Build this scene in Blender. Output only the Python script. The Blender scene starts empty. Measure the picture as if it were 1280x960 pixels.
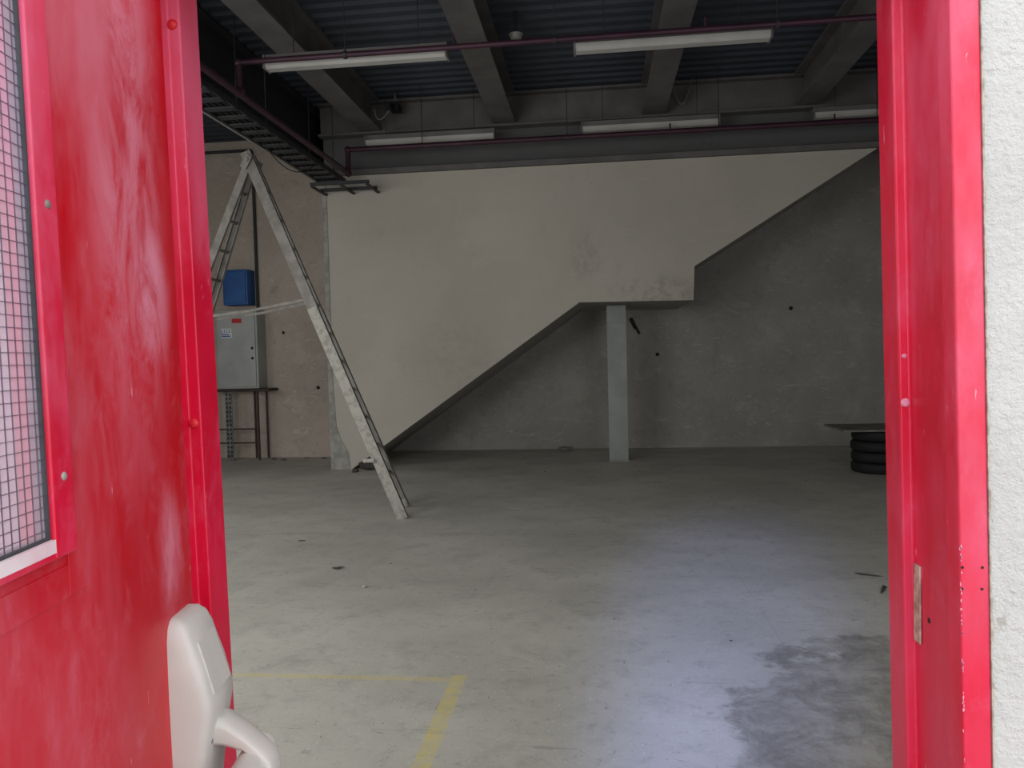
import bpy, bmesh, math, random
from mathutils import Vector, Matrix
random.seed(4)
S = bpy.context.scene
S.view_settings.view_transform = 'Standard'
S.view_settings.look = 'None'
COL = S.collection
WL = {}

# ------------------------------------------------------------------ helpers
def srgb(r, g, b):
    def f(c):
        c /= 255.0
        return c/12.92 if c <= .04045 else ((c+.055)/1.055)**2.4
    return (f(r), f(g), f(b), 1)

class NT:
    def __init__(s, name):
        s.m = bpy.data.materials.new(name); s.m.use_nodes = True
        s.t = s.m.node_tree; s.n = s.t.nodes; s.l = s.t.links
        s.b = s.n['Principled BSDF']
        s.pos = s.n.new('ShaderNodeNewGeometry').outputs['Position']
    def _in(s, sock, v):
        if hasattr(v, 'links'): s.l.new(v, sock)
        else: sock.default_value = v
    def noise(s, scale, detail=4, rough=.55, vec=None, dist=0.0):
        n = s.n.new('ShaderNodeTexNoise')
        n.inputs['Scale'].default_value = scale; n.inputs['Detail'].default_value = detail
        n.inputs['Roughness'].default_value = rough; n.inputs['Distortion'].default_value = dist
        s.l.new(vec if vec is not None else s.pos, n.inputs['Vector'])
        return n.outputs[0]
    def scale(s, v):
        n = s.n.new('ShaderNodeVectorMath'); n.operation = 'MULTIPLY'
        s.l.new(s.pos, n.inputs[0]); n.inputs[1].default_value = v
        return n.outputs[0]
    def ramp(s, fac, a, b, smooth=True):
        n = s.n.new('ShaderNodeMapRange'); n.clamp = True
        if smooth: n.interpolation_type = 'SMOOTHSTEP'
        s._in(n.inputs[0], fac); n.inputs[1].default_value = a; n.inputs[2].default_value = b
        return n.outputs[0]
    def math(s, op, a, b=0.0):
        n = s.n.new('ShaderNodeMath'); n.operation = op
        s._in(n.inputs[0], a); s._in(n.inputs[1], b)
        return n.outputs[0]
    def mix(s, fac, a, b):
        n = s.n.new('ShaderNodeMix'); n.data_type = 'RGBA'
        s._in(n.inputs[0], fac); s._in(n.inputs[6], a); s._in(n.inputs[7], b)
        return n.outputs[2]
    def xyz(s):
        n = s.n.new('ShaderNodeSeparateXYZ'); s.l.new(s.pos, n.inputs[0]); return n.outputs
    def blob(s, a, a0, ar, b, b0, br, r0=.3, r1=1.0):
        """1 inside an ellipse in the (a,b) coordinates, fading to 0 outside"""
        u = s.math('DIVIDE', s.math('SUBTRACT', a, a0), ar); v = s.math('DIVIDE', s.math('SUBTRACT', b, b0), br)
        d = s.math('SQRT', s.math('ADD', s.math('MULTIPLY', u, u), s.math('MULTIPLY', v, v)))
        return s.math('SUBTRACT', 1.0, s.ramp(d, r0, r1))
    def color(s, v): s._in(s.b.inputs['Base Color'], v)
    def set(s, **k):
        for a, v in k.items(): s._in(s.b.inputs[a], v)
    def bump(s, h, strength=.3, dist=.01):
        n = s.n.new('ShaderNodeBump'); n.inputs['Strength'].default_value = strength
        n.inputs['Distance'].default_value = dist
        s.l.new(h, n.inputs['Height']); s.l.new(n.outputs[0], s.b.inputs['Normal'])

def simple(name, c1, c2, scale=6, rough=.6, metal=0, bump=.1, bscale=60, lo=.35, hi=.65):
    t = NT(name)
    t.color(t.mix(t.ramp(t.noise(scale, 6), lo, hi), c1, c2))
    t.set(Roughness=rough, Metallic=metal)
    if bump: t.bump(t.noise(bscale, 3), bump, .003)
    return t.m

# ------------------------------------------------------------------ materials
def make_floor():
    t = NT('floor_concrete')
    x, y, z = t.xyz()
    c = t.mix(t.ramp(t.noise(.9, 6, .6), .35, .68), srgb(174, 172, 164), srgb(192, 190, 182))
    c = t.mix(t.math('MULTIPLY', t.ramp(t.noise(3.5, 8, .74, dist=.3), .48, .68), .42), c, srgb(144, 142, 136))
    c = t.mix(t.math('MULTIPLY', t.ramp(t.noise(15, 9, .82, dist=.3), .53, .66), .45), c, srgb(120, 117, 111))
    c = t.mix(t.math('MULTIPLY', t.ramp(t.noise(12, 9, .82), .55, .68), .35), c, srgb(212, 210, 203))
    c = t.mix(t.math('MULTIPLY', t.ramp(t.noise(1, 6, .7, vec=t.scale((3, 26, 1)), dist=1.5), .62, .68), .4), c, srgb(116, 114, 108))
    c = t.mix(t.math('MULTIPLY', t.ramp(t.noise(1, 5, .7, vec=t.scale((22, 4, 1)), dist=3.0), .64, .68), .3), c, srgb(216, 214, 208))
    c = t.mix(t.math('MULTIPLY', t.ramp(t.noise(60, 3, .6), .64, .70), .7), c, srgb(228, 226, 220))
    c = t.mix(t.math('MULTIPLY', t.ramp(t.noise(40, 3, .6), .67, .73), .7), c, srgb(74, 72, 68))
    for q in (6.45, 7.65):
        m = t.math('LESS_THAN', t.math('ABSOLUTE', t.math('SUBTRACT', y, q)), .007)
        c = t.mix(t.math('MULTIPLY', m, .3), c, srgb(98, 96, 92))
    m = t.math('LESS_THAN', t.math('ABSOLUTE', t.math('SUBTRACT', x, .95)), .004)
    c = t.mix(t.math('MULTIPLY', m, .12), c, srgb(80, 80, 74))
    # worn dark patch by the door
    dx = t.math('DIVIDE', t.math('SUBTRACT', x, 1.50), 1.05)
    dy = t.math('DIVIDE', t.math('SUBTRACT', y, 2.75), 1.5)
    d = t.math('SQRT', t.math('ADD', t.math('MULTIPLY', dx, dx), t.math('MULTIPLY', dy, dy)))
    d = t.math('ADD', d, t.math('MULTIPLY', t.math('SUBTRACT', t.noise(2.4, 9, .70), .5), 1.1))
    pm = t.math('SUBTRACT', 1.0, t.ramp(d, .87, .985))
    dark = t.mix(t.ramp(t.noise(5, 9, .78, dist=.4), .36, .64), srgb(100, 97, 91), srgb(156, 153, 145))
    c = t.mix(t.math('MULTIPLY', pm, .76), c, dark)
    # worn yellow lines
    wear = t.ramp(t.noise(16, 7, .8), .38, .64)
    l1 = t.math('LESS_THAN', t.math('ABSOLUTE', t.math('ADD', x, .69)), .037)
    l1 = t.math('MULTIPLY', l1, t.math('LESS_THAN', y, 3.56))
    l1 = t.math('MULTIPLY', l1, t.math('GREATER_THAN', y, 1.6))
    l2 = t.math('LESS_THAN', t.math('ABSOLUTE', t.math('SUBTRACT', y, 3.51)), .022)
    l2 = t.math('MULTIPLY', t.math('MULTIPLY', l2, t.math('LESS_THAN', x, -.655)), .75)
    ym = t.math('MULTIPLY', t.math('MAXIMUM', l1, l2), t.math('ADD', t.math('MULTIPLY', wear, -.45), .66))
    c = t.mix(ym, c, srgb(210, 192, 104))
    t.color(c)
    t.set(Roughness=t.math('ADD', t.math('MULTIPLY', t.noise(2, 5), .3), .55))
    t.bump(t.noise(35, 6, .65), .2, .005)
    return t.m
M_FLOOR = make_floor()

def make_wall(name, c1, c2, cs, cd, bump=.25, dk=.5, spots=True, smudge=False, pale=.35):
    t = NT(name)
    x, y, z = t.xyz()
    c = t.mix(t.ramp(t.noise(.8, 6, .6), .35, .65), c1, c2)
    c = t.mix(t.math('MULTIPLY', t.ramp(t.noise(1, 6, .7, vec=t.scale((2.2, 2.2, 7.0)), dist=1.2), .57, .70), .5), c, cs)
    c = t.mix(t.math('MULTIPLY', t.ramp(t.noise(1, 7, .7, vec=t.scale((3.0, 3.0, 1.6))), .55, .72), dk), c, cd)
    c = t.mix(t.math('MULTIPLY', t.ramp(t.noise(1, 4, .6, vec=t.scale((6, 6, 18.0)), dist=2.0), .62, .68), .6 if spots else .08), c, cs)
    if spots:
        c = t.mix(t.math('MULTIPLY', t.ramp(t.noise(9, 8, .8), .53, .68), .45), c, cd)
        c = t.mix(t.math('MULTIPLY', t.ramp(t.noise(1.6, 7, .7), .52, .66), pale), c, cs)
    if smudge:
        g = srgb(124, 119, 111); n1 = t.ramp(t.noise(7, 7, .75), .42, .62)
        m = t.math('MAXIMUM', t.blob(x, .9, .9, z, 2.38, .28), t.math('MULTIPLY', t.blob(x, -.1, .35, z, 2.9, .5), .6))
        c = t.mix(t.math('MULTIPLY', t.math('MULTIPLY', m, n1), .45), c, g)
        c = t.mix(t.math('MULTIPLY', t.math('MULTIPLY', t.blob(x, -1.9, .9, z, 1.5, .8), n1), .15), c, g)
        c = t.mix(t.math('MULTIPLY', t.ramp(t.noise(1, 3, .6, vec=t.scale((5, 5, 14)), dist=2), .71, .73), .35), c, g)
    t.color(c); t.set(Roughness=.9)
    t.bump(t.noise(25, 7, .7), bump, .01)
    return t.m
M_BACK = make_wall('rough_concrete', srgb(150, 148, 144), srgb(161, 159, 154), srgb(190, 188, 181), srgb(122, 120, 116), .35, dk=.4, pale=.18)
M_TAN = make_wall('bare_plaster', srgb(188, 176, 165), srgb(171, 160, 150), srgb(212, 204, 195), srgb(138, 125, 116), .5)
M_WHITE = make_wall('off_white_paint', srgb(184, 180, 170), srgb(177, 173, 163), srgb(192, 188, 179), srgb(160, 155, 146), .08, dk=.3, spots=False, smudge=True)
M_UPPER = make_wall('grey_upper_wall', srgb(94, 94, 95), srgb(87, 87, 88), srgb(104, 103, 103), srgb(74, 74, 75), .1, spots=False)
M_PLAIN = make_wall('interior_plaster', srgb(150, 148, 142), srgb(142, 140, 134), srgb(170, 167, 160), srgb(126, 124, 116), .1)

def make_stucco():
    t = NT('white_stucco')
    c = t.mix(t.ramp(t.noise(5, 6, .6), .35, .7), srgb(210, 210, 208), srgb(198, 198, 196))
    c = t.mix(t.math('MULTIPLY', t.ramp(t.noise(14, 5, .6), .68, .74), .6), c, srgb(158, 152, 142))
    c = t.mix(t.math('MULTIPLY', t.ramp(t.noise(90, 5, .7), .55, .68), .3), c, srgb(164, 162, 158))
    t.color(c); t.set(Roughness=.92)
    t.bump(t.noise(95, 5, .65), .9, .008)
    return t.m
M_STUCCO = make_stucco()

def make_red(name, base, deep, chalk, amt, lo=.42, hi=.68, leaf=False):
    t = NT(name)
    x, y, z = t.xyz()
    c = t.mix(t.ramp(t.noise(3, 4), .35, .65), base, deep)
    f = t.ramp(t.noise(1, 6, .62, vec=t.scale((3.2, 3.2, 1.1))), lo, hi)
    f = t.math('MULTIPLY', f, amt)
    f = t.math('MULTIPLY', f, t.math('ADD', t.math('MULTIPLY', t.ramp(z, .95, 1.6), .7), .3))
    if leaf:
        powder = t.ramp(t.noise(1, 9, .78, vec=t.scale((11, 11, 4.5)), dist=.4), .34, .60)
        band = t.math('MULTIPLY', t.blob(y, .96, .16, z, 1.95, .75, .2), .75)
        spot = t.blob(y, 1.02, .08, z, 1.66, .17, .2)
        low_ = t.math('MULTIPLY', t.blob(y, 1.04, .06, z, 1.27, .14, .1), .8)
        g = t.math('MULTIPLY', t.math('MAXIMUM', t.math('MAXIMUM', band, spot), low_), t.math('ADD', t.math('MULTIPLY', powder, .85), .08))
        f = t.math('MAXIMUM', f, g)
    c = t.mix(f, c, chalk)
    f2 = t.math('MULTIPLY', t.ramp(t.noise(1, 9, .8, vec=t.scale((14, 14, 8.0)), dist=.3), .48, .72), amt*.4)
    c = t.mix(f2, c, chalk)
    c = t.mix(t.math('MULTIPLY', t.ramp(t.noise(1, 3, .6, vec=t.scale((60, 60, 14.0))), .71, .74), .5), c, srgb(240, 180, 192))
    t.color(c); t.set(Roughness=t.math('ADD', t.math('MULTIPLY', f, .3), .36))
    t.b.inputs['Specular IOR Level'].default_value = .5
    t.bump(t.noise(30, 4), .08, .003)
    return t.m
M_RED = make_red('red_door_paint', srgb(202, 2, 28), srgb(190, 0, 26), srgb(222, 142, 164), .55, leaf=True)
M_REDF = make_red('red_frame_paint', srgb(220, 12, 60), srgb(206, 4, 48), srgb(234, 128, 162), .55)

M_STEEL = simple('beam_grey_paint', srgb(102, 100, 99), srgb(88, 86, 86), 2.5, .7, 0, .05)
M_GIRD = simple('dark_grey_girder', srgb(54, 55, 58), srgb(46, 47, 50), 2.5, .7, 0, .05)
M_DECK = simple('blue_grey_deck', srgb(54, 61, 72), srgb(46, 52, 62), 1.5, .7, 0, .03)
M_PURP = simple('purple_pipe_paint', srgb(62, 28, 48), srgb(50, 22, 40), 5, .55, 0, .03)
M_ALU = simple('worn_aluminium', srgb(160, 158, 151), srgb(130, 127, 121), 18, .55, .2, .08, lo=.4, hi=.7)
M_ALUD = simple('dull_aluminium', srgb(138, 135, 130), srgb(114, 111, 107), 9, .55, .2, .08)
M_TRAY = simple('dull_tray_steel', srgb(58, 59, 62), srgb(48, 49, 52), 12, .6, .3, .05)
M_GALV = simple('galvanised_steel', srgb(130, 132, 134), srgb(100, 102, 104), 12, .45, .5, .05)
M_LAMPH = simple('lamp_housing_grey', srgb(112, 110, 109), srgb(98, 96, 96), 3, .5, 0, 0)
M_LAMP = simple('white_enamel', srgb(140, 138, 135), srgb(128, 126, 123), 3, .4, 0, 0)
M_DIFF = simple('lamp_diffuser', srgb(184, 183, 180), srgb(174, 173, 170), 3, .4, 0, 0)
M_CAB = simple('cabinet_grey', srgb(170, 174, 173), srgb(155, 159, 158), 2, .45, 0, .02)
M_BLUE = simple('blue_box_paint', srgb(32, 92, 160), srgb(26, 78, 142), 3, .45, 0, .02)
M_RUST = simple('dark_brown_steel', srgb(70, 58, 54), srgb(50, 43, 42), 20, .7, .2, .2)
M_COLM = simple('green_grey_column', srgb(150, 156, 154), srgb(138, 143, 141), 3, .6, 0, .1)
M_FOOT = simple('scuffed_corner_concrete', srgb(162, 162, 155), srgb(136, 137, 131), 9, .85, 0, .3)
M_BLACK = simple('black_rubber', srgb(22, 22, 24), srgb(16, 16, 18), 10, .75, 0, .2)
M_BOARD = simple('weathered_board', srgb(130, 127, 121), srgb(108, 105, 100), 6, .8, 0, .2)
M_PLAST = simple('white_handle_plastic', srgb(204, 202, 196), srgb(193, 191, 185), 6, .4, 0, .02)
M_GASK = simple('dark_gasket', srgb(70, 76, 80), srgb(52, 56, 60), 6, .6, 0, 0)
M_WIRE = simple('lilac_grey_wire', srgb(104, 92, 106), srgb(92, 82, 96), 6, .6, 0, 0)
M_STRIKE = simple('beige_strike_steel', srgb(206, 190, 174), srgb(150, 130, 112), 45, .5, .1, .2)
M_CAP = simple('orange_red_cap', srgb(222, 44, 54), srgb(210, 32, 46), 6, .4, 0, 0)
M_SUNLIT_EDGE = simple('sunlit_edge_tint', srgb(235, 222, 226), srgb(228, 196, 206), 12, .5, 0, .1)  # sunlight on the lower window ledge, put into the colour
M_PCHIP = simple('pale_paint_chip', srgb(228, 160, 178), srgb(212, 130, 152), 60, .7, 0, .2)
M_REDL = simple('red_label', srgb(190, 30, 50), srgb(180, 26, 44), 6, .5, 0, 0)
M_BLUEL = simple('blue_print', srgb(40, 80, 160), srgb(40, 80, 150), 6, .5, 0, 0)
M_WLAB = simple('white_label', srgb(225, 228, 230), srgb(215, 218, 222), 6, .5, 0, 0)
M_HOLE = simple('dark_void', srgb(44, 42, 40), srgb(34, 32, 31), 6, .9, 0, 0)
M_PAV = simple('outside_pavement', srgb(160, 156, 150), srgb(146, 142, 136), 3, .9, 0, .2)
M_CHIP = simple('pale_chip', srgb(206, 203, 196), srgb(180, 177, 170), 20, .8, 0, .2)
M_DCHIP = simple('dark_chip', srgb(80, 76, 70), srgb(60, 58, 54), 20, .8, 0, .2)
M_CAULK = simple('grey_mortar', srgb(190, 184, 172), srgb(150, 142, 128), 60, .9, 0, .4)

def make_glass():
    t = NT('wired_safety_glass')
    tr = t.n.new('ShaderNodeBsdfTransparent'); tr.inputs[0].default_value = (.97, .88, .94, 1)
    gl = t.n.new('ShaderNodeBsdfGlossy'); gl.inputs['Roughness'].default_value = .06
    gl.inputs[0].default_value = (1, .92, .97, 1)
    df = t.n.new('ShaderNodeBsdfDiffuse'); df.inputs[0].default_value = (.92, .80, .87, 1)
    mx = t.n.new('ShaderNodeMixShader'); mx.inputs[0].default_value = .25
    t.l.new(tr.outputs[0], mx.inputs[1]); t.l.new(gl.outputs[0], mx.inputs[2])
    m2 = t.n.new('ShaderNodeMixShader'); m2.inputs[0].default_value = .3
    t.l.new(mx.outputs[0], m2.inputs[1]); t.l.new(df.outputs[0], m2.inputs[2])
    t.l.new(m2.outputs[0], t.n['Material Output'].inputs[0])
    return t.m
M_GLASS = make_glass()

# ------------------------------------------------------------------ mesh tools
def boxv(bm, pts):
    vs = [bm.verts.new(p) for p in pts]
    for f in ((0,3,2,1),(4,5,6,7),(0,1,5,4),(1,2,6,5),(2,3,7,6),(3,0,4,7)):
        bm.faces.new([vs[i] for i in f])
def box(bm, x0, x1, y0, y1, z0, z1, fn=None):
    p = [(x0,y0,z0),(x1,y0,z0),(x1,y1,z0),(x0,y1,z0),(x0,y0,z1),(x1,y0,z1),(x1,y1,z1),(x0,y1,z1)]
    boxv(bm, [fn(*q) if fn else q for q in p])
def bar(bm, p0, p1, w, d, wdir):
    p0, p1 = Vector(p0), Vector(p1); a = (p1-p0).normalized()
    wv = Vector(wdir); wv = (wv - a*wv.dot(a)).normalized(); dv = a.cross(wv)
    pts = []
    for p in (p0, p1):
        for sx, sy in ((-1,-1),(1,-1),(1,1),(-1,1)):
            pts.append(p + wv*sx*w/2 + dv*sy*d/2)
    boxv(bm, pts)
def tube(bm, pts, r, seg=14, joints=True):
    pts = [Vector(p) for p in pts]
    for a, b in zip(pts, pts[1:]):
        d = b-a; m = Matrix.Translation((a+b)/2) @ d.to_track_quat('Z','Y').to_matrix().to_4x4()
        bmesh.ops.create_cone(bm, cap_ends=True, segments=seg, radius1=r, radius2=r, depth=d.length, matrix=m)
    if joints:
        for p in pts[1:-1]:
            bmesh.ops.create_uvsphere(bm, u_segments=seg, v_segments=8, radius=r*1.02, matrix=Matrix.Translation(p))
def prism(bm, poly, y0, y1):
    a = [bm.verts.new((x, y0, z)) for x, z in poly]; b = [bm.verts.new((x, y1, z)) for x, z in poly]
    bm.faces.new(a); bm.faces.new(b[::-1])
    n = len(poly)
    for i in range(n): bm.faces.new([a[i], b[i], b[(i+1)%n], a[(i+1)%n]])
def dome(bm, c, r, nrm, flat=.5):
    m = Matrix.Translation(c) @ Vector(nrm).to_track_quat('Z','Y').to_matrix().to_4x4() @ Matrix.Diagonal((1,1,flat,1))
    bmesh.ops.create_uvsphere(bm, u_segments=14, v_segments=8, radius=r, matrix=m)

def obj(name, bm, mat, parent=None, label=None, category=None, kind=None, bevel=0, smooth=False, group=None):
    bmesh.ops.recalc_face_normals(bm, faces=bm.faces)
    xs = [v.co.x for v in bm.verts]; ys = [v.co.y for v in bm.verts]; zs = [v.co.z for v in bm.verts]
    o0 = Vector(((min(xs)+max(xs))/2, (min(ys)+max(ys))/2, min(zs)))
    bmesh.ops.translate(bm, verts=bm.verts, vec=-o0)
    me = bpy.data.meshes.new(name); bm.to_mesh(me); bm.free()
    if smooth:
        for p in me.polygons: p.use_smooth = True
    me.materials.append(mat)
    ob = bpy.data.objects.new(name, me); COL.objects.link(ob)
    place(ob, o0, parent)
    if bevel:
        md = ob.modifiers.new('bevel', 'BEVEL'); md.width = bevel; md.segments = 3; md.limit_method = 'ANGLE'
    if smooth and not bevel:
        try: me.set_sharp_from_angle(angle=math.radians(40))
        except Exception: pass
    meta(ob, label, category, kind, group)
    return ob
def meta(ob, label, category, kind, group):
    if label: ob['label'] = label
    if category: ob['category'] = category
    if kind: ob['kind'] = kind
    if group: ob['group'] = group
def place(ob, w, parent):
    WL[ob.name] = Vector(w)
    if parent is not None:
        ob.parent = parent; ob.location = Vector(w) - WL[parent.name]
    else: ob.location = w
def empty(name, loc, label=None, category=None, kind=None, group=None, parent=None):
    e = bpy.data.objects.new(name, None); e.empty_display_size = .1; COL.objects.link(e)
    place(e, loc, parent); meta(e, label, category, kind, group); return e
def copy_thing(root, off, parent=None):
    c = root.copy(); COL.objects.link(c)
    if parent is not None: c.parent = parent
    else: c.location = root.location + Vector(off)
    for ch in root.children: copy_thing(ch, off, c)
    return c
B = bmesh.new

# ------------------------------------------------------------------ room shell
Hc = 5.12
b = B(); box(b, -7.2, 5.6, 1.12, 12.6, -.1, 0); obj('floor', b, M_FLOOR, label='worn grey concrete floor with faded yellow lines', category='floor', kind='structure')
b = B(); box(b, -6, 6, -7, 1.12, -.12, -.01); obj('ground', b, M_PAV, label='grey pavement outside the door', category='ground', kind='structure')
b = B(); box(b, -3.76, 5.6, 12.4, 12.6, 0, Hc+.1); obj('wall_back', b, M_BACK, label='rough dark concrete wall under the stairs', category='wall', kind='structure')
b = B(); box(b, -7.2, -3.76, 11.7, 11.9, 0, Hc+.1); obj('wall_back_recess', b, M_TAN, label='bare pinkish-beige plaster wall behind the switch cabinet', category='wall', kind='structure')
b = B(); box(b, -7.4, -7.2, 1.4, 11.9, 0, Hc+.1); obj('wall_left', b, M_PLAIN, label='plain plaster side wall', category='wall', kind='structure')
b = B(); box(b, 5.6, 5.8, 1.4, 12.6, 0, Hc+.1); obj('wall_right', b, M_BACK, label='dark concrete side wall', category='wall', kind='structure')
b = B(); box(b, -3.76, -3.62, 10.62, 12.4, 0, Hc); obj('wall_recess_side', b, M_PLAIN, label='short plaster return wall beside the stairs', category='wall', kind='structure')
def TX(x, z): return x - .014*(z-1.5)      # the door set leans slightly out of plumb
b = B()
for pts in ([(-7.4,0),(TX(-.752,0),0),(TX(-.752,2.24),2.24),(TX(-.752,Hc+.1),Hc+.1),(-7.4,Hc+.1)],
            [(TX(.530,0),0),(5.8,0),(5.8,Hc+.1),(TX(.530,Hc+.1),Hc+.1)],
            [(TX(-.752,2.24),2.24),(TX(.530,2.24),2.24),(TX(.530,Hc+.1),Hc+.1),(TX(-.752,Hc+.1),Hc+.1)]):
    prism(b, pts, 1.10, 1.36)
obj('wall_front', b, M_STUCCO, label='white rough stucco facade wall around the doorway', category='wall', kind='structure')
low = [(-3.47,0),(-.20,2.26),(1.32,2.24),(1.34,2.69),(3.68,4.12)]
b = B(); prism(b, [(-3.76,0)]+low+[(-3.76,4.12)], 10.3, 10.45)
obj('wall_stair', b, M_WHITE, label='off-white painted stair side wall with stepped diagonal edge', category='wall', kind='structure')
b = B(); prism(b, [(-3.765,0),(-3.485,0),(-3.50,.22),(-3.55,.34),(-3.60,.40),(-3.67,.62),(-3.70,1.2),(-3.70,4.11),(-3.765,4.11)], 10.290, 10.458); obj('trim_pillar', b, M_FOOT, label='scuffed concrete corner strip of the stair wall', category='trim', kind='structure')
b = B(); box(b, -3.76, 5.6, 10.22, 10.6, 4.12, 4.19)
obj('trim_ledge', b, M_STEEL, label='grey concrete ledge above the stair wall', category='trim', kind='structure', bevel=.005)
b = B(); box(b, -3.76, 5.6, 10.40, 10.6, 4.19, Hc); obj('wall_upper', b, M_UPPER, label='grey upper wall under the roof', category='wall', kind='structure')
b = B()
pitch, dep = .2, .045
ys, zs = [], []
y = 1.3
while y < 12.6:
    for dy, dz in ((0,0),(.09,0),(.115,dep),(.175,dep)):
        ys.append(y+dy); zs.append(Hc+dz)
    y += pitch
r0 = [b.verts.new((-7.4, yy, zz)) for yy, zz in zip(ys, zs)]
r1 = [b.verts.new((5.8, yy, zz)) for yy, zz in zip(ys, zs)]
for i in range(len(ys)-1): b.faces.new([r0[i], r0[i+1], r1[i+1], r1[i]])
obj('ceiling', b, M_DECK, label='blue-grey corrugated steel roof deck', category='ceiling', kind='structure')

b = B()
def steps(x0, z0, x1, z1, n):
    pts = []
    for i in range(n):
        xa = x0+(x1-x0)*i/n; za = z0+(z1-z0)*(i+1)/n
        pts += [(xa, za), (x0+(x1-x0)*(i+1)/n, za)]
    return pts
top = steps(-3.6, 0, -.3, 2.45, 14)+[(.85, 2.45)]+steps(.85, 2.45, 3.1, 4.11, 9)
prism(b, [(-3.6,0)]+low+list(reversed(top))[:-1], 10.46, 12.39)
obj('staircase', b, M_BACK, label='concrete staircase slab with a landing behind the white wall', category='staircase')

# ------------------------------------------------------------------ roof steel
def ibeam_y(x, y0, y1, zb, zt, w, name, mat, **k):
    b = B()
    box(b, x-w/2, x+w/2, y0, y1, zb, zb+.03); box(b, x-w/2, x+w/2, y0, y1, zt-.03, zt); box(b, x-.03, x+.03, y0, y1, zb+.03, zt-.03)
    return obj(name, b, mat, **k)
r = ibeam_y(-3.02, 1.4, 10.2, 4.70, 5.12, .3, 'roof_beam', M_STEEL, label='grey painted steel beam under the roof deck', category='beam', group='roof beams')
for dx in (1.86, 3.85, 5.80): copy_thing(r, (dx, 0, 0))
b = B(); box(b, -3.76, 5.6, 10.2, 10.36, 4.66, 4.69); box(b, -3.76, 5.6, 10.2, 10.36, 5.08, 5.11); box(b, -3.76, 5.6, 10.31, 10.36, 4.69, 5.08)
obj('wall_girder', b, M_STEEL, label='grey steel girder along the upper wall', category='beam')
ibeam_y(-3.98, 1.4, 11.7, 4.36, 5.12, .26, 'side_girder', M_GIRD, label='dark grey steel girder beside the cable tray', category='beam')

# ------------------------------------------------------------------ cable tray
tray = empty('cable_tray', (-3.48, 5.7, 3.94), 'dull galvanised ladder cable tray hung below the roof', 'cable tray')
b = B()
box(b, -3.316, -3.300, 1.5, 9.95, 3.94, 4.0)
y = 1.6
while y < 9.9:
    box(b, -3.625, -3.305, y-.045, y+.045, 3.94, 3.955); y += .25
box(b, -3.628, -3.612, 1.5, 9.95, 3.94, 4.0)
obj('tray_frame', b, M_TRAY, parent=tray)
b = B(); box(b, -3.655, -3.632, 1.5, 9.95, 3.93, 3.975); obj('tray_edge_strip', b, M_LAMP, parent=tray, label='pale edge strip')
for y in (3.5, 5.5, 7.5, 9.5):
    for x in (-3.62, -3.308):
        b = B(); tube(b, [(x,y,3.98),(x,y,5.12)], .006, 6); obj('hanger_rod', b, M_TRAY, parent=tray)
for x, r_ in ((-3.55,.022),(-3.49,.022),(-3.43,.018),(-3.37,.024)):
    b = B(); tube(b, [(x,1.6,3.955+r_),(x,9.9,3.955+r_)], r_, 8); obj('cable', b, M_BLACK, parent=tray)
b = B()
for y in (9.75, 10.12): box(b, -3.72, -2.92, y-.02, y+.02, 3.88, 3.92)
for x in (-3.7, -3.3, -2.95): box(b, x-.02, x+.02, 9.75, 10.29, 3.86, 3.88)
obj('wall_bracket', b, M_GIRD, label='dark steel bracket carrying the end of the cable tray', category='bracket')
b = B(); pts = []
for i in range(13):
    tt = i/12; pts.append((-3.33+.25*tt, 7.2+1.3*tt, 3.93-1.1*tt*(1-tt)*1.2))
tube(b, pts, .005, 6); obj('loose_cable', b, M_BLACK, label='thin black cable sagging from the tray', category='cable')

# ------------------------------------------------------------------ sprinkler pipes
pr = empty('sprinkler_pipe', (-3.21, 9.8, 4.03), 'dark plum painted sprinkler pipes hung under the roof', 'pipe')
b = B(); tube(b, [(-3.21,1.5,4.03),(-3.21,9.8,4.03),(-3.21,9.8,4.34),(5.5,9.8,4.34)], .034, 16)
obj('main_pipe', b, M_PURP, parent=pr, smooth=True)
b = B(); tube(b, [(-3.21,6.73,4.03),(-3.21,6.73,4.32),(5.5,6.73,4.32)], .025, 16); obj('branch_pipe', b, M_PURP, parent=pr, smooth=True)
for y, zz in ((9.8,4.34),(6.73,4.32)):
    for x in (-2.2, -.3, 1.6, 3.5):
        b = B(); tube(b, [(x,y,zz),(x,y,Hc)], .006, 6); tube(b, [(x-.015,y,zz),(x+.015,y,zz)], .036, 12); obj('pipe_hanger', b, M_TRAY, parent=pr)
for c, q in (((-3.21,9.8,4.03),.046),((-3.21,9.8,4.34),.046),((-3.21,6.73,4.32),.036),((-3.21,6.73,4.05),.044)):
    b = B(); bmesh.ops.create_uvsphere(b, u_segments=14, v_segments=10, radius=q, matrix=Matrix.Translation(c)); obj('pipe_elbow', b, M_PURP, parent=pr, smooth=True)
for y, zz in ((9.8,4.34),(6.73,4.32)):
    for x in (-1.2, 1.0, 3.0):
        b = B(); tube(b, [(x,y,zz+.02),(x,y,zz+.1)], .012, 8); obj('sprinkler_head', b, M_PURP, parent=pr)

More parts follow.
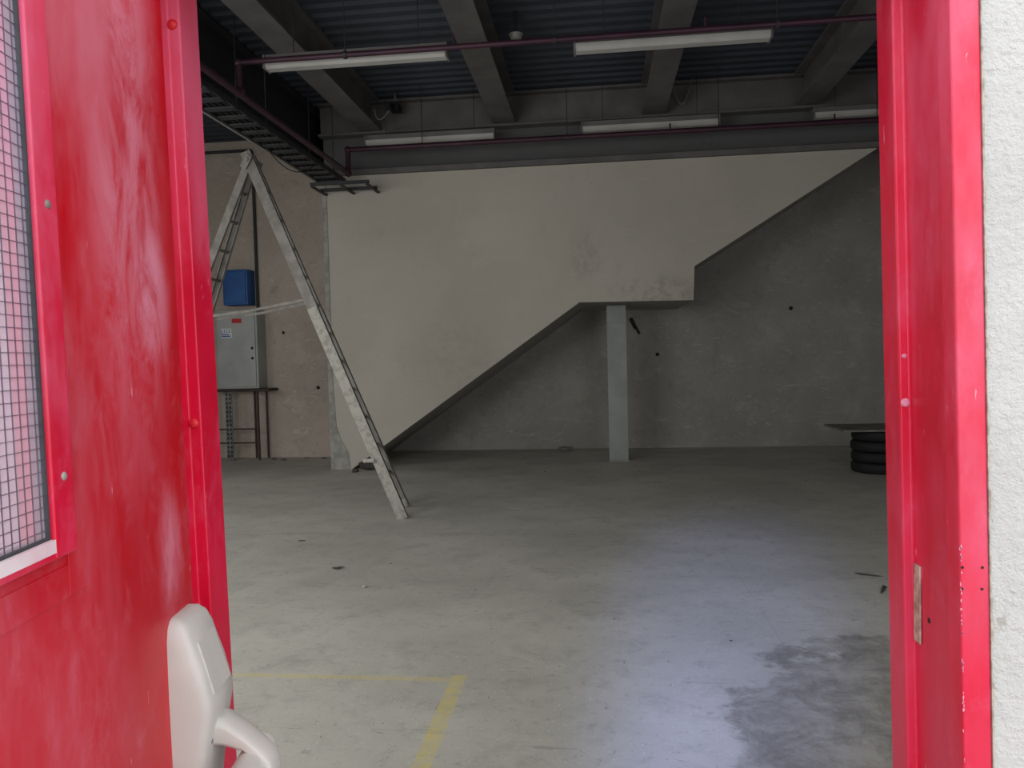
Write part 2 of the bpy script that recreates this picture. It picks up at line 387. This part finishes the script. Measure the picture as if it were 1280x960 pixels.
# ------------------------------------------------------------------ fluorescent lights
def tube_light(x, y, z):
    e = empty('ceiling_light', (x, y, z), 'long unlit white fluorescent batten light hung on thin rods', 'light fixture', group='hanging fluorescent lights')
    h = .87
    b = B(); box(b, x-h, x+h, y-.05, y+.05, z+.03, z+.12); obj('lamp_housing', b, M_LAMPH, parent=e, bevel=.004)
    b = B()
    prof = [(-.075,.05),(-.072,.010),(-.045,-.012),(.045,-.012),(.072,.010),(.075,.05)]
    A = [b.verts.new((x-h+.01, y+py, z+pz)) for py, pz in prof]; C = [b.verts.new((x+h-.01, y+py, z+pz)) for py, pz in prof]
    for i in range(len(prof)): b.faces.new([A[i], A[(i+1)%6], C[(i+1)%6], C[i]])
    b.faces.new(A); b.faces.new(C[::-1]); obj('lamp_diffuser', b, M_DIFF, parent=e)
    for sx in (-h, h):
        b = B(); box(b, x+sx-.01, x+sx+.01, y-.077, y+.077, z-.014, z+.11); obj('end_cap', b, M_LAMPH, parent=e, bevel=.003)
    for sx in (-.6, .6):
        b = B(); tube(b, [(x+sx, y, z+.07), (x+sx, y, Hc)], .005, 6); obj('hanger_rod', b, M_TRAY, parent=e)
    return e
L = tube_light(-2.17, 6.95, 4.325)
for off in ((2.91, .09, 0), (.04, 3.01, 0.105), (2.93, 3.03, .125), (5.84, 3.06, .14)): copy_thing(L, off)

sd = empty('smoke_detector', (-.75, 7.9, 4.9), 'small round white smoke detector under the roof', 'smoke detector')
b = B()
bmesh.ops.create_cone(b, cap_ends=True, segments=20, radius1=.05, radius2=.075, depth=.05, matrix=Matrix.Translation((-.75,7.9,4.86)))
obj('detector_head', b, M_LAMP, parent=sd, smooth=True)
b = B(); tube(b, [(-.75,7.9,4.88),(-.75,7.9,5.12)], .02, 10); obj('detector_mount', b, M_TRAY, parent=sd)
cc = empty('security_camera', (-2.6, 10.0, 4.85), 'small black camera fixed under the roof with looped cable', 'camera')
b = B(); box(b, -2.66, -2.54, 9.9, 10.1, 4.87, 4.97); obj('camera_body', b, M_BLACK, parent=cc, bevel=.01)
b = B(); tube(b, [(-2.6,9.9,4.9),(-2.64,9.8,4.86)], .035, 14); obj('camera_lens', b, M_BLACK, parent=cc)
b = B(); tube(b, [(-2.6,10.0,4.95),(-2.6,10.0,5.12)], .015, 8); obj('camera_mount', b, M_GALV, parent=cc)
b = B(); tube(b, [(-2.65-.22*math.sin(i/10*math.pi*.5), 9.95, 4.9-.14*math.sin(i/10*math.pi)) for i in range(11)], .008, 6); obj('cable', b, M_LAMP, parent=cc)
b = B(); tube(b, [(1.05+.28*i/10, 10.15, 5.12-.34*math.sin(i/10*math.pi)) for i in range(11)], .005, 6); obj('loose_cable', b, M_LAMP, label='thin pale cable looped under the roof', category='cable')

# ------------------------------------------------------------------ steel column
cl = empty('steel_column', (.31, 11.0, 0), 'grey painted steel column under the stair landing', 'column')
b = B(); x = .31; w = .135
box(b, x-w, x+w, 10.9, 10.915, .012, 2.24); box(b, x-w, x+w, 11.12, 11.135, .012, 2.24); box(b, x-.01, x+.01, 10.915, 11.12, .012, 2.24)
obj('column_shaft', b, M_COLM, parent=cl)
b = B(); box(b, x-.15, x+.15, 10.87, 11.17, 0, .012); obj('base_plate', b, M_COLM, parent=cl)
b = B(); box(b, x-.14, x+.14, 10.893, 10.899, 1.98, 2.01); obj('collar_strip', b, M_GALV, parent=cl)

# ------------------------------------------------------------------ ladder
ld = empty('step_ladder', (-3.41, 7.4, 0), 'tall paint-spattered aluminium folding A-frame ladder standing on the floor', 'ladder')
apF, apB = Vector((-3.42, 7.30, 3.58)), Vector((-3.455, 7.50, 3.58))
legs = {'rf': (apF, Vector((-1.89,7.09,0))), 'rb': (apB, Vector((-2.02,7.66,0))),
        'lf': (apF, Vector((-4.92,7.09,0))), 'lb': (apB, Vector((-4.84,7.66,0)))}
def rail(a, c, w, s, mat, name='rail'):
    b = B(); d = (c-a).normalized(); wd = d.cross(Vector((0,1,0)))
    wv = (wd - d*wd.dot(d)).normalized(); n = Vector((0,-s,0))
    bar(b, a, c, w, .008, wd)
    for q in (-w/2+.005, w/2-.005): bar(b, a+wv*q+n*.016, c+wv*q+n*.016, .009, .032, wd)
    return obj(name, b, mat, parent=ld)
for k, (a, c) in legs.items():
    d = (c-a).normalized(); s = -1 if k[1]=='f' else 1
    rail(a - d*(.10 if k[0]=='r' else 0), c, .104 if k[0]=='r' else .075, s, M_ALUD)
    b = B(); bar(b, c-d*.09, c+d*.004, .108, .045, d.cross(Vector((0,1,0)))); obj('foot', b, M_BLACK if k[0]=='l' else M_ALU, parent=ld)
    if k[0] == 'r':
        o = Vector((0, s*.010, 0))
        rail(a.lerp(c,.42)+o, a.lerp(c,.985)+o, .104, s, M_ALU, 'extension_rail')
for side in 'rl':
    (a, c), (a2, c2) = legs[side+'f'], legs[side+'b']
    for i in range(1, 12):
        f = i/12.3
        p, q = a.lerp(c, f), a2.lerp(c2, f)
        b = B(); tube(b, [p, q], .016, 10); obj('rung', b, M_ALUD, parent=ld)
for yy in (7.27, 7.53):
    b = B(); bar(b, (-3.47,yy,3.50), (-3.40,yy,3.62), .07, .016, (1,0,0)); tube(b, [(-3.43,yy-.02,3.58),(-3.43,yy+.02,3.58)], .025, 12); obj('hinge_plate', b, M_ALUD, parent=ld)
b = B(); tube(b, [(-3.42,7.27,3.58),(-3.455,7.53,3.58)], .016, 10); obj('hinge_rod', b, M_ALUD, parent=ld)
R = [legs['rf'][0].lerp(legs['rf'][1], .395), legs['rb'][0].lerp(legs['rb'][1], .395)]
Lf = [legs['lf'][0].lerp(legs['lf'][1], .44), legs['lb'][0].lerp(legs['lb'][1], .44)]
for p, q in zip(R, Lf):
    b = B(); md_ = (p+q)/2+Vector((0,0,-.02))
    bar(b, p, md_, .026, .006, (0,0,1)); bar(b, md_, q, .026, .006, (0,0,1)); obj('spreader', b, M_ALUD, parent=ld)
b = B(); p = legs['rf'][0].lerp(legs['rf'][1], .84); tube(b, [p+Vector((-.02,-.06,0)), p+Vector((-.12,-.08,.0))], .02, 10); obj('locking_clip', b, M_CHIP, parent=ld)

# ------------------------------------------------------------------ switch cabinet corner
sc = empty('electrical_cabinet', (-5.62, 11.5, 1.14), 'light grey metal electrical cabinet with small red and blue labels', 'electrical cabinet')
b = B(); box(b, -5.98, -5.30, 11.38, 11.69, 1.14, 2.39); obj('cabinet_body', b, M_CAB, parent=sc, bevel=.01)
b = B(); box(b, -5.96, -5.33, 11.36, 11.379, 1.17, 2.36); obj('cabinet_door', b, M_CAB, parent=sc, bevel=.006)
b = B(); box(b, -5.70, -5.54, 11.355, 11.359, 2.18, 2.25); obj('warning_label', b, M_REDL, parent=sc, label='small red warning label')
b = B(); box(b, -5.88, -5.71, 11.355, 11.359, 1.95, 2.10); obj('name_label', b, M_WLAB, parent=sc, label='white label with blue print')
b = B()
box(b, -5.87, -5.72, 11.351, 11.3545, 2.03, 2.035)
for xx in (-5.87,-5.83,-5.79,-5.75): box(b, xx, xx+.008, 11.351, 11.3545, 2.035, 2.085)
box(b, -5.87, -5.862, 11.351, 11.3545, 1.965, 2.03); box(b, -5.862, -5.73, 11.351, 11.3545, 1.965, 1.985); box(b, -5.862, -5.75, 11.351, 11.3545, 1.995, 2.01)
obj('label_print', b, M_BLUEL, parent=sc)
for z in (1.62, 1.78):
    b = B(); dome(b, (-5.38, 11.355, z), .022, (0,-1,0)); obj('door_lock', b, M_HOLE, parent=sc)
bb = empty('blue_switch_box', (-5.7, 11.5, 2.47), 'blue metal switch box above the grey cabinet', 'switch box')
b = B(); box(b, -5.86, -5.45, 11.42, 11.69, 2.47, 3.03); obj('box_body', b, M_BLUE, parent=bb, bevel=.012)
b = B(); box(b, -5.83, -5.48, 11.40, 11.419, 2.50, 3.0); obj('box_lid', b, M_BLUE, parent=bb, bevel=.006)
b = B(); tube(b, [(-6.9,11.66,4.95),(-5.43,11.66,4.95),(-5.40,11.66,4.90),(-5.40,11.66,2.40)], .024, 10)
obj('electrical_conduit', b, M_GIRD, label='dark conduit running down the wall to the boxes', category='conduit', smooth=True)
st = empty('metal_stand', (-5.6, 11.5, 0), 'thin dark brown steel stand carrying the grey cabinet', 'stand')
b = B(); box(b, -6.1, -5.12, 11.33, 11.69, 1.095, 1.135); obj('stand_top', b, M_RUST, parent=st)
for x, y in ((-5.32,11.36),(-5.30,11.64),(-6.06,11.36),(-5.5,11.64)):
    b = B(); box(b, x-.013, x+.013, y-.013, y+.013, 0, 1.095); obj('leg', b, M_RUST, parent=st)
for z in (.28, .5):
    b = B(); box(b, -6.06, -5.32, 11.35, 11.37, z-.011, z+.011); obj('crossbar', b, M_RUST, parent=st)
b = B(); box(b, -5.84, -5.73, 11.315, 11.33, 0, 1.08); obj('perforated_strip', b, M_GALV, parent=st)
b = B(); z = .06
while z < 1.05:
    for xx in (-5.812, -5.758): box(b, xx-.012, xx+.012, 11.311, 11.3145, z, z+.035)
    z += .07
obj('slot', b, M_HOLE, parent=st, kind='stuff')
for i, (x, y, z, s) in enumerate([(-5.0,11.69,2.02,.025),(-4.45,11.69,1.12,.03),(1.0,12.39,1.52,.03),(3.1,12.39,2.2,.032)]):
    b = B(); dome(b, (x,y,z), s, (0,-1,0), .25); obj('wall_hole', b, M_HOLE, label='small dark hole knocked into the wall', category='hole', group='wall holes')
b = B()
for p, q, w in (((.58,12.385,2.12),(.66,12.385,1.95),.06),((.66,12.385,1.97),(.72,12.385,1.86),.04)):
    bar(b, p, q, w, .01, (1,0,0))
obj('wall_smear', b, M_HOLE, label='dark jagged chip in the concrete wall', category='mark')

# ------------------------------------------------------------------ tyres and board
for i in range(4):
    b = B(); R0, r0 = .255, .075; n, m = 40, 14; vs = []
    jx, jy = random.uniform(-.01,.01), random.uniform(-.01,.01)
    for a in range(n):
        row = []
        for c in range(m):
            an, cn = 2*math.pi*a/n, 2*math.pi*c/m
            cr = math.copysign(abs(math.cos(cn))**.5, math.cos(cn)); cz = math.copysign(abs(math.sin(cn))**.5, math.sin(cn))
            rr = R0 + r0*1.05*cr
            row.append(b.verts.new((3.50+jx+rr*math.cos(an), 9.78+jy+rr*math.sin(an), .068+i*.132+.064*cz)))
        vs.append(row)
    for a in range(n):
        for c in range(m): b.faces.new([vs[a][c], vs[(a+1)%n][c], vs[(a+1)%n][(c+1)%m], vs[a][(c+1)%m]])
    obj('tyre', b, M_BLACK, label='black rubber tyre in a low stack', category='tyre', group='stacked tyres', smooth=True)
b = B(); box(b, 2.97, 3.98, 9.45, 10.25, .531, .555); obj('board', b, M_BOARD, label='thin grey board lying on the stacked tyres', category='board')

# ------------------------------------------------------------------ floor debris
def lump(name, x, y, sx, sy, sz, mat, label, rot=0, cat='debris'):
    b = B(); bmesh.ops.create_icosphere(b, subdivisions=1, radius=1)
    for v in b.verts:
        k = 1+random.uniform(-.45,.35); c, s = math.cos(rot), math.sin(rot)
        px, py = v.co.x*sx*k, v.co.y*sy*k
        v.co = Vector((x+px*c-py*s, y+px*s+py*c, max(-.8, v.co.z)*sz*k))
    mz = min(v.co.z for v in b.verts)
    for v in b.verts: v.co.z -= mz
    return obj(name, b, mat, label=label, category=cat)
lump('debris_chip', -1.93, 5.35, .05, .012, .012, M_DCHIP, 'dark thin chip on the concrete floor', .3)
lump('debris_chip', -2.55, 6.2, .035, .012, .006, M_DCHIP, 'dark flat chip on the concrete floor', .1)
lump('paper_scrap', -1.60, 4.93, .016, .018, .008, M_CHIP, 'tiny pale scrap on the floor')
lump('wood_stick', 1.80, 5.30, .10, .018, .008, M_DCHIP, 'dark stick lying on the floor', -.5, 'stick')
lump('wood_stick', 1.80, 4.98, .014, .12, .008, M_DCHIP, 'dark stick lying on the floor', -.45, 'stick')
lump('rubble_pile', -3.2, 10.2, .14, .07, .07, M_DCHIP, 'black rubble at the foot of the stair wall', .4)
lump('rubble_pile', -3.33, 10.05, .05, .04, .04, M_DCHIP, 'dark rubble at the foot of the stair wall', .4)
lump('brick_scrap', -.55, 12.1, .14, .08, .05, M_BOARD, 'broken brick piece against the wall')
for i in range(60):
    x = random.uniform(-2.6, 3.0); y = random.uniform(3.2, 11.3)
    if x/y > .33 or x/y < -.5: continue
    s = random.uniform(.005, .011)*(.5+y/14)
    lump('debris_chip', x, y, s, s*1.2, s*.4, random.choice([M_CHIP, M_DCHIP]), 'tiny chip of rubble on the floor')
for x, y in ((-5.1,11.4),(-4.9,11.3),(-4.3,11.45),(-4.6,11.5)):
    lump('debris_chip', x, y, .05, .04, .02, M_BOARD, 'small rubble piece by the wall')

# ------------------------------------------------------------------ door frame
def jamb(b, sgn, xi, xr, xo, zt):
    poly = [(xi,1.30),(xi,1.236),(xr,1.236),(xr,1.12),(xr+sgn*.003,1.09),(xo,1.09),(xo,1.30)]
    A = [b.verts.new((TX(x,0),y,0)) for x, y in poly]; C = [b.verts.new((TX(x,zt),y,zt)) for x, y in poly]
    b.faces.new(A); b.faces.new(C[::-1])
    for i in range(len(poly)): b.faces.new([A[i], A[(i+1)%7], C[(i+1)%7], C[i]])
fr = empty('door_frame', (-.1, 1.2, 0), 'red painted metal door frame set in white stucco', 'door frame', kind='structure')
b = B(); jamb(b, 1, .472, .488, .529, 2.24); obj('frame_jamb', b, M_REDF, parent=fr, bevel=.003)
b = B(); jamb(b, -1, -.684, -.706, -.751, 2.24); obj('frame_jamb', b, M_REDF, parent=fr, bevel=.003)
b = B(); box(b, -.69, .46, 1.09, 1.30, 2.205, 2.24); obj('frame_head', b, M_REDF, parent=fr)
b = B(); box(b, TX(.4875,1.15)-.003, TX(.4875,1.15), 1.209, 1.231, 1.088, 1.21); obj('strike_plate', b, M_STRIKE, parent=fr, label='worn beige steel strike plate', bevel=.001)
b = B(); dome(b, (TX(.4875,1.13),1.184,1.135), .0045, (-1,0,0), .2); obj('bolt_hole', b, M_HOLE, parent=fr)
for z, x in ((1.243,.494),(1.243,.520),(1.213,.493),(1.213,.519)):
    b = B(); dome(b, (TX(x,z),1.0895,z), .0020, (0,-1,0), .3); obj('screw_hole', b, M_HOLE, parent=fr)
b = B()
for i in range(34):
    z = .93+.35*random.random()**.8; x = TX(.4918+random.uniform(-.0008,.0008), z)
    n = random.randint(5, 8); a0 = random.random()*6; rx, rz = random.uniform(.0006,.0015), random.uniform(.001,.0045)
    vs = []
    for j in range(n):
        k = random.uniform(.5, 1.2); a = a0+2*math.pi*j/n
        vs.append(b.verts.new((x+rx*k*math.cos(a), 1.0892, z+rz*k*math.sin(a))))
    b.faces.new(vs)
obj('paint_chip', b, M_PCHIP, parent=fr, kind='stuff', label='pale chipped paint spots')
for z, q in ((1.535, .004), (1.462, .007)):
    b = B(); dome(b, (TX(.480,z),1.2355,z), q, (0,-1,0), .4); obj('screw_head', b, M_PCHIP, parent=fr, smooth=True)
for z in (1.447, 2.13):
    b = B(); dome(b, (TX(-.697,z),1.2355,z), .009, (0,-1,0), .6); obj('screw_cap', b, M_CAP, parent=fr, smooth=True, label='round orange-red cap')
b = B(); z = 0.0
while z < 2.2:
    z2 = min(z+.03, 2.2); a1 = random.uniform(.0005,.0035)
    box(b, TX(.529,z), TX(.529,z)+a1, 1.0885, 1.0995, z, z2); z = z2
obj('mortar_joint', b, M_CAULK, parent=fr, label='rough grey mortar joint')

# ------------------------------------------------------------------ door leaf
P0 = Vector((-.645, 1.115, 0)); D = Vector((.153, -.988, 0)).normalized(); N = Vector((-D.y, D.x, 0))
def LM(s, n, z): return P0 + D*s + N*n + Vector((-.014*(z-1.5),0,z))
dr = empty('door_1', (-.655, 1.1, 0), 'open red metal door with wired glass window and white push bar', 'door', kind='structure')
ws0, ws1, wz0, wz1 = .347, .80, 1.345, 2.05
b = B()
for s0, s1, z0, z1 in ((.004,ws0,.012,2.17),(ws1,1.05,.012,2.17),(ws0,ws1,.012,wz0),(ws0,ws1,wz1,2.17)):
    box(b, s0, s1, -.05, 0, z0, z1, LM)
bmesh.ops.remove_doubles(b, verts=b.verts, dist=.0001)
obj('door_leaf', b, M_RED, parent=dr)
def ring(b, s0, s1, z0, z1, w, n0, n1, wb=None):
    wb = wb or w
    box(b, s0, s0+w, n0, n1, z0, z1, LM); box(b, s1-w, s1, n0, n1, z0, z1, LM)
    box(b, s0+w, s1-w, n0, n1, z0, z0+wb, LM); box(b, s0+w, s1-w, n0, n1, z1-w, z1, LM)
b = B(); ring(b, .313, .834, 1.295, 2.1, .036, .0, .0015); obj('window_surround', b, M_RED, parent=dr, bevel=.0007)
b = B(); ring(b, .348, .80, 1.346, 2.049, .042, -.02, .012, .014); obj('glazing_bead', b, M_REDF, parent=dr, bevel=.003)
b = B(); box(b, .391, .757, .004, .0125, 1.354, 1.368, LM); obj('sunlit_bead_strip', b, M_SUNLIT_EDGE, parent=dr, label='lower window ledge coloured pale for the sunlight on it')  # pale strip paints the sunlit look of the bottom bead
b = B(); ring(b, .3895, .7585, 1.362, 2.0075, .004, -.006, .007, .009); obj('window_gasket', b, M_GASK, parent=dr)
b = B(); box(b, .393, .755, -.001, .003, 1.370, 2.004, LM); obj('window_glass', b, M_GLASS, parent=dr)
b = B()
s = .40
while s < .75: box(b, s, s+.0008, .0034, .0044, 1.371, 2.003, LM); s += .0125
z = 1.378
while z < 2.0: box(b, .394, .754, .0034, .0044, z, z+.0007, LM); z += .0125
obj('wire_mesh', b, M_WIRE, parent=dr, kind='stuff')
for z in (1.725, 1.432):
    b = B(); dome(b, LM(.368,.012,z), .005, N, .5); obj('screw', b, M_ALU, parent=dr, smooth=True)
# panic device
pb = empty('push_bar', LM(.06,.02,1.0), parent=dr, label='white plastic push bar handle')
b = B()
secs = [(.89,.0,.110,.034),(.98,.0,.110,.046),(1.035,.0,.110,.057),(1.053,.0,.110,.058),(1.100,.0,.109,.047),(1.148,.001,.107,.032),(1.166,.006,.102,.025),(1.175,.014,.094,.016),(1.178,.024,.084,.006)]
rings = []
for z, s0, s1, n in secs:
    rr = []
    for (ss, nn) in ((s0,0.0),(s0,n*.72),(s0+.004,n*.90),(s0+.012,n),(s1-.012,n),(s1-.004,n*.90),(s1,n*.72),(s1,0.0)):
        rr.append(b.verts.new(LM(ss, nn, z)))
    rings.append(rr)
for A, C in zip(rings, rings[1:]):
    for i in range(8): b.faces.new([A[i], A[(i+1)%8], C[(i+1)%8], C[i]])
b.faces.new(rings[0]); b.faces.new(rings[-1][::-1])
obj('handle_case', b, M_PLAST, parent=pb, smooth=True)
b = B()
for z0, z1, n0, n1 in ((1.062,1.140,.0565,.0355),):     # raised cover plate on the sloping face
    pts = [LM(.020,n0+.002,z0),LM(.090,n0+.002,z0),LM(.088,n1+.002,z1),LM(.022,n1+.002,z1)]
    q = [Vector(v)-N*.006 for v in pts]
    boxv(b, q+pts)
obj('cover_plate', b, M_PLAST, parent=pb, bevel=.001)
b = B()
def arm(b, pts):
    rows = []
    for n, z, hz, hs in pts:
        rows.append([b.verts.new(LM(.055+a*hs, n, z+c*hz)) for a, c in ((-1,-.6),(-.6,-1),(.6,-1),(1,-.6),(1,.6),(.6,1),(-.6,1),(-1,.6))])
    for A, C in zip(rows, rows[1:]):
        for i in range(8): b.faces.new([A[i], A[(i+1)%8], C[(i+1)%8], C[i]])
    b.faces.new(rows[0]); b.faces.new(rows[-1][::-1])
arm(b, [(.030,1.000,.022,.026),(.062,.996,.022,.026),(.09,.980,.015,.025),(.112,.960,.013,.024),(.127,.942,.015,.024),(.133,.925,.014,.022)])
obj('lever_arm', b, M_PLAST, parent=pb, bevel=.003, smooth=True)
b = B(); tube(b, [LM(.015,.098,.945), LM(.95,.098,.945)], .022, 28); obj('bar', b, M_PLAST, parent=pb, smooth=True)
b = B(); dome(b, LM(.083,.0475,.99), .004, N, .4); obj('screw', b, M_GALV, parent=pb)

# ------------------------------------------------------------------ lights
w = bpy.data.worlds.new('sky'); S.world = w; w.use_nodes = True
bg = w.node_tree.nodes['Background']; bg.inputs[0].default_value = (.96, .975, 1.0, 1); bg.inputs[1].default_value = 2.1
def area(name, loc, target, sx, sy, e, col):
    l = bpy.data.lights.new(name, 'AREA'); l.shape = 'RECTANGLE'; l.size = sx; l.size_y = sy; l.energy = e; l.color = col
    o = bpy.data.objects.new(name, l); COL.objects.link(o); o.location = loc
    o.rotation_euler = (Vector(target)-Vector(loc)).to_track_quat('-Z','Y').to_euler(); return o
area('light_front_fill_left', (-3.3, 1.6, 2.2), (-1.8, 11, .0), 4.2, 2.4, 165, (1, .985, .955))  # added fill lamp inside the front wall, no window there
area('light_front_fill_right', (2.6, 1.6, 1.8), (1.4, 12, .0), 2.6, 2.4, 52, (1, .985, .97))  # added fill lamp right of the doorway, brightens under the stairs
area('light_side_glazing', (-6.9, 6.0, 2.2), (-1.5, 6.0, -.6), 3.5, 2.5, 85, (1, .975, .94))
sp = bpy.data.lights.new('sky_shaft', 'SPOT'); sp.energy = 1350; sp.color = (.28, .40, 1.0); sp.spot_size = math.radians(27); sp.spot_blend = 1.0; sp.shadow_soft_size = .2
so = bpy.data.objects.new('sky_shaft', sp); COL.objects.link(so); so.location = (-.70, -1.5, 3.0)
so.rotation_euler = (Vector((.55, 4.0, 0))-Vector(so.location)).to_track_quat('-Z','Y').to_euler(); so.scale = (.62, 1, 1)

# ------------------------------------------------------------------ camera
psi, p, r = .1112, .037, .025
fwd = Vector((-math.sin(psi)*math.cos(p), math.cos(psi)*math.cos(p), -math.sin(p)))
rt = Vector((math.cos(psi), math.sin(psi), 0)); up = rt.cross(fwd)
cr = rt*math.cos(r) - up*math.sin(r); cu = rt*math.sin(r) + up*math.cos(r)
m = Matrix((cr, cu, -fwd)).transposed().to_4x4(); m.translation = Vector((0, 0, 1.55))
cd = bpy.data.cameras.new('camera'); cd.sensor_width = 36; cd.lens = 940/1280*36; cd.clip_start = .02
co = bpy.data.objects.new('camera', cd); COL.objects.link(co); co.matrix_world = m
S.camera = co
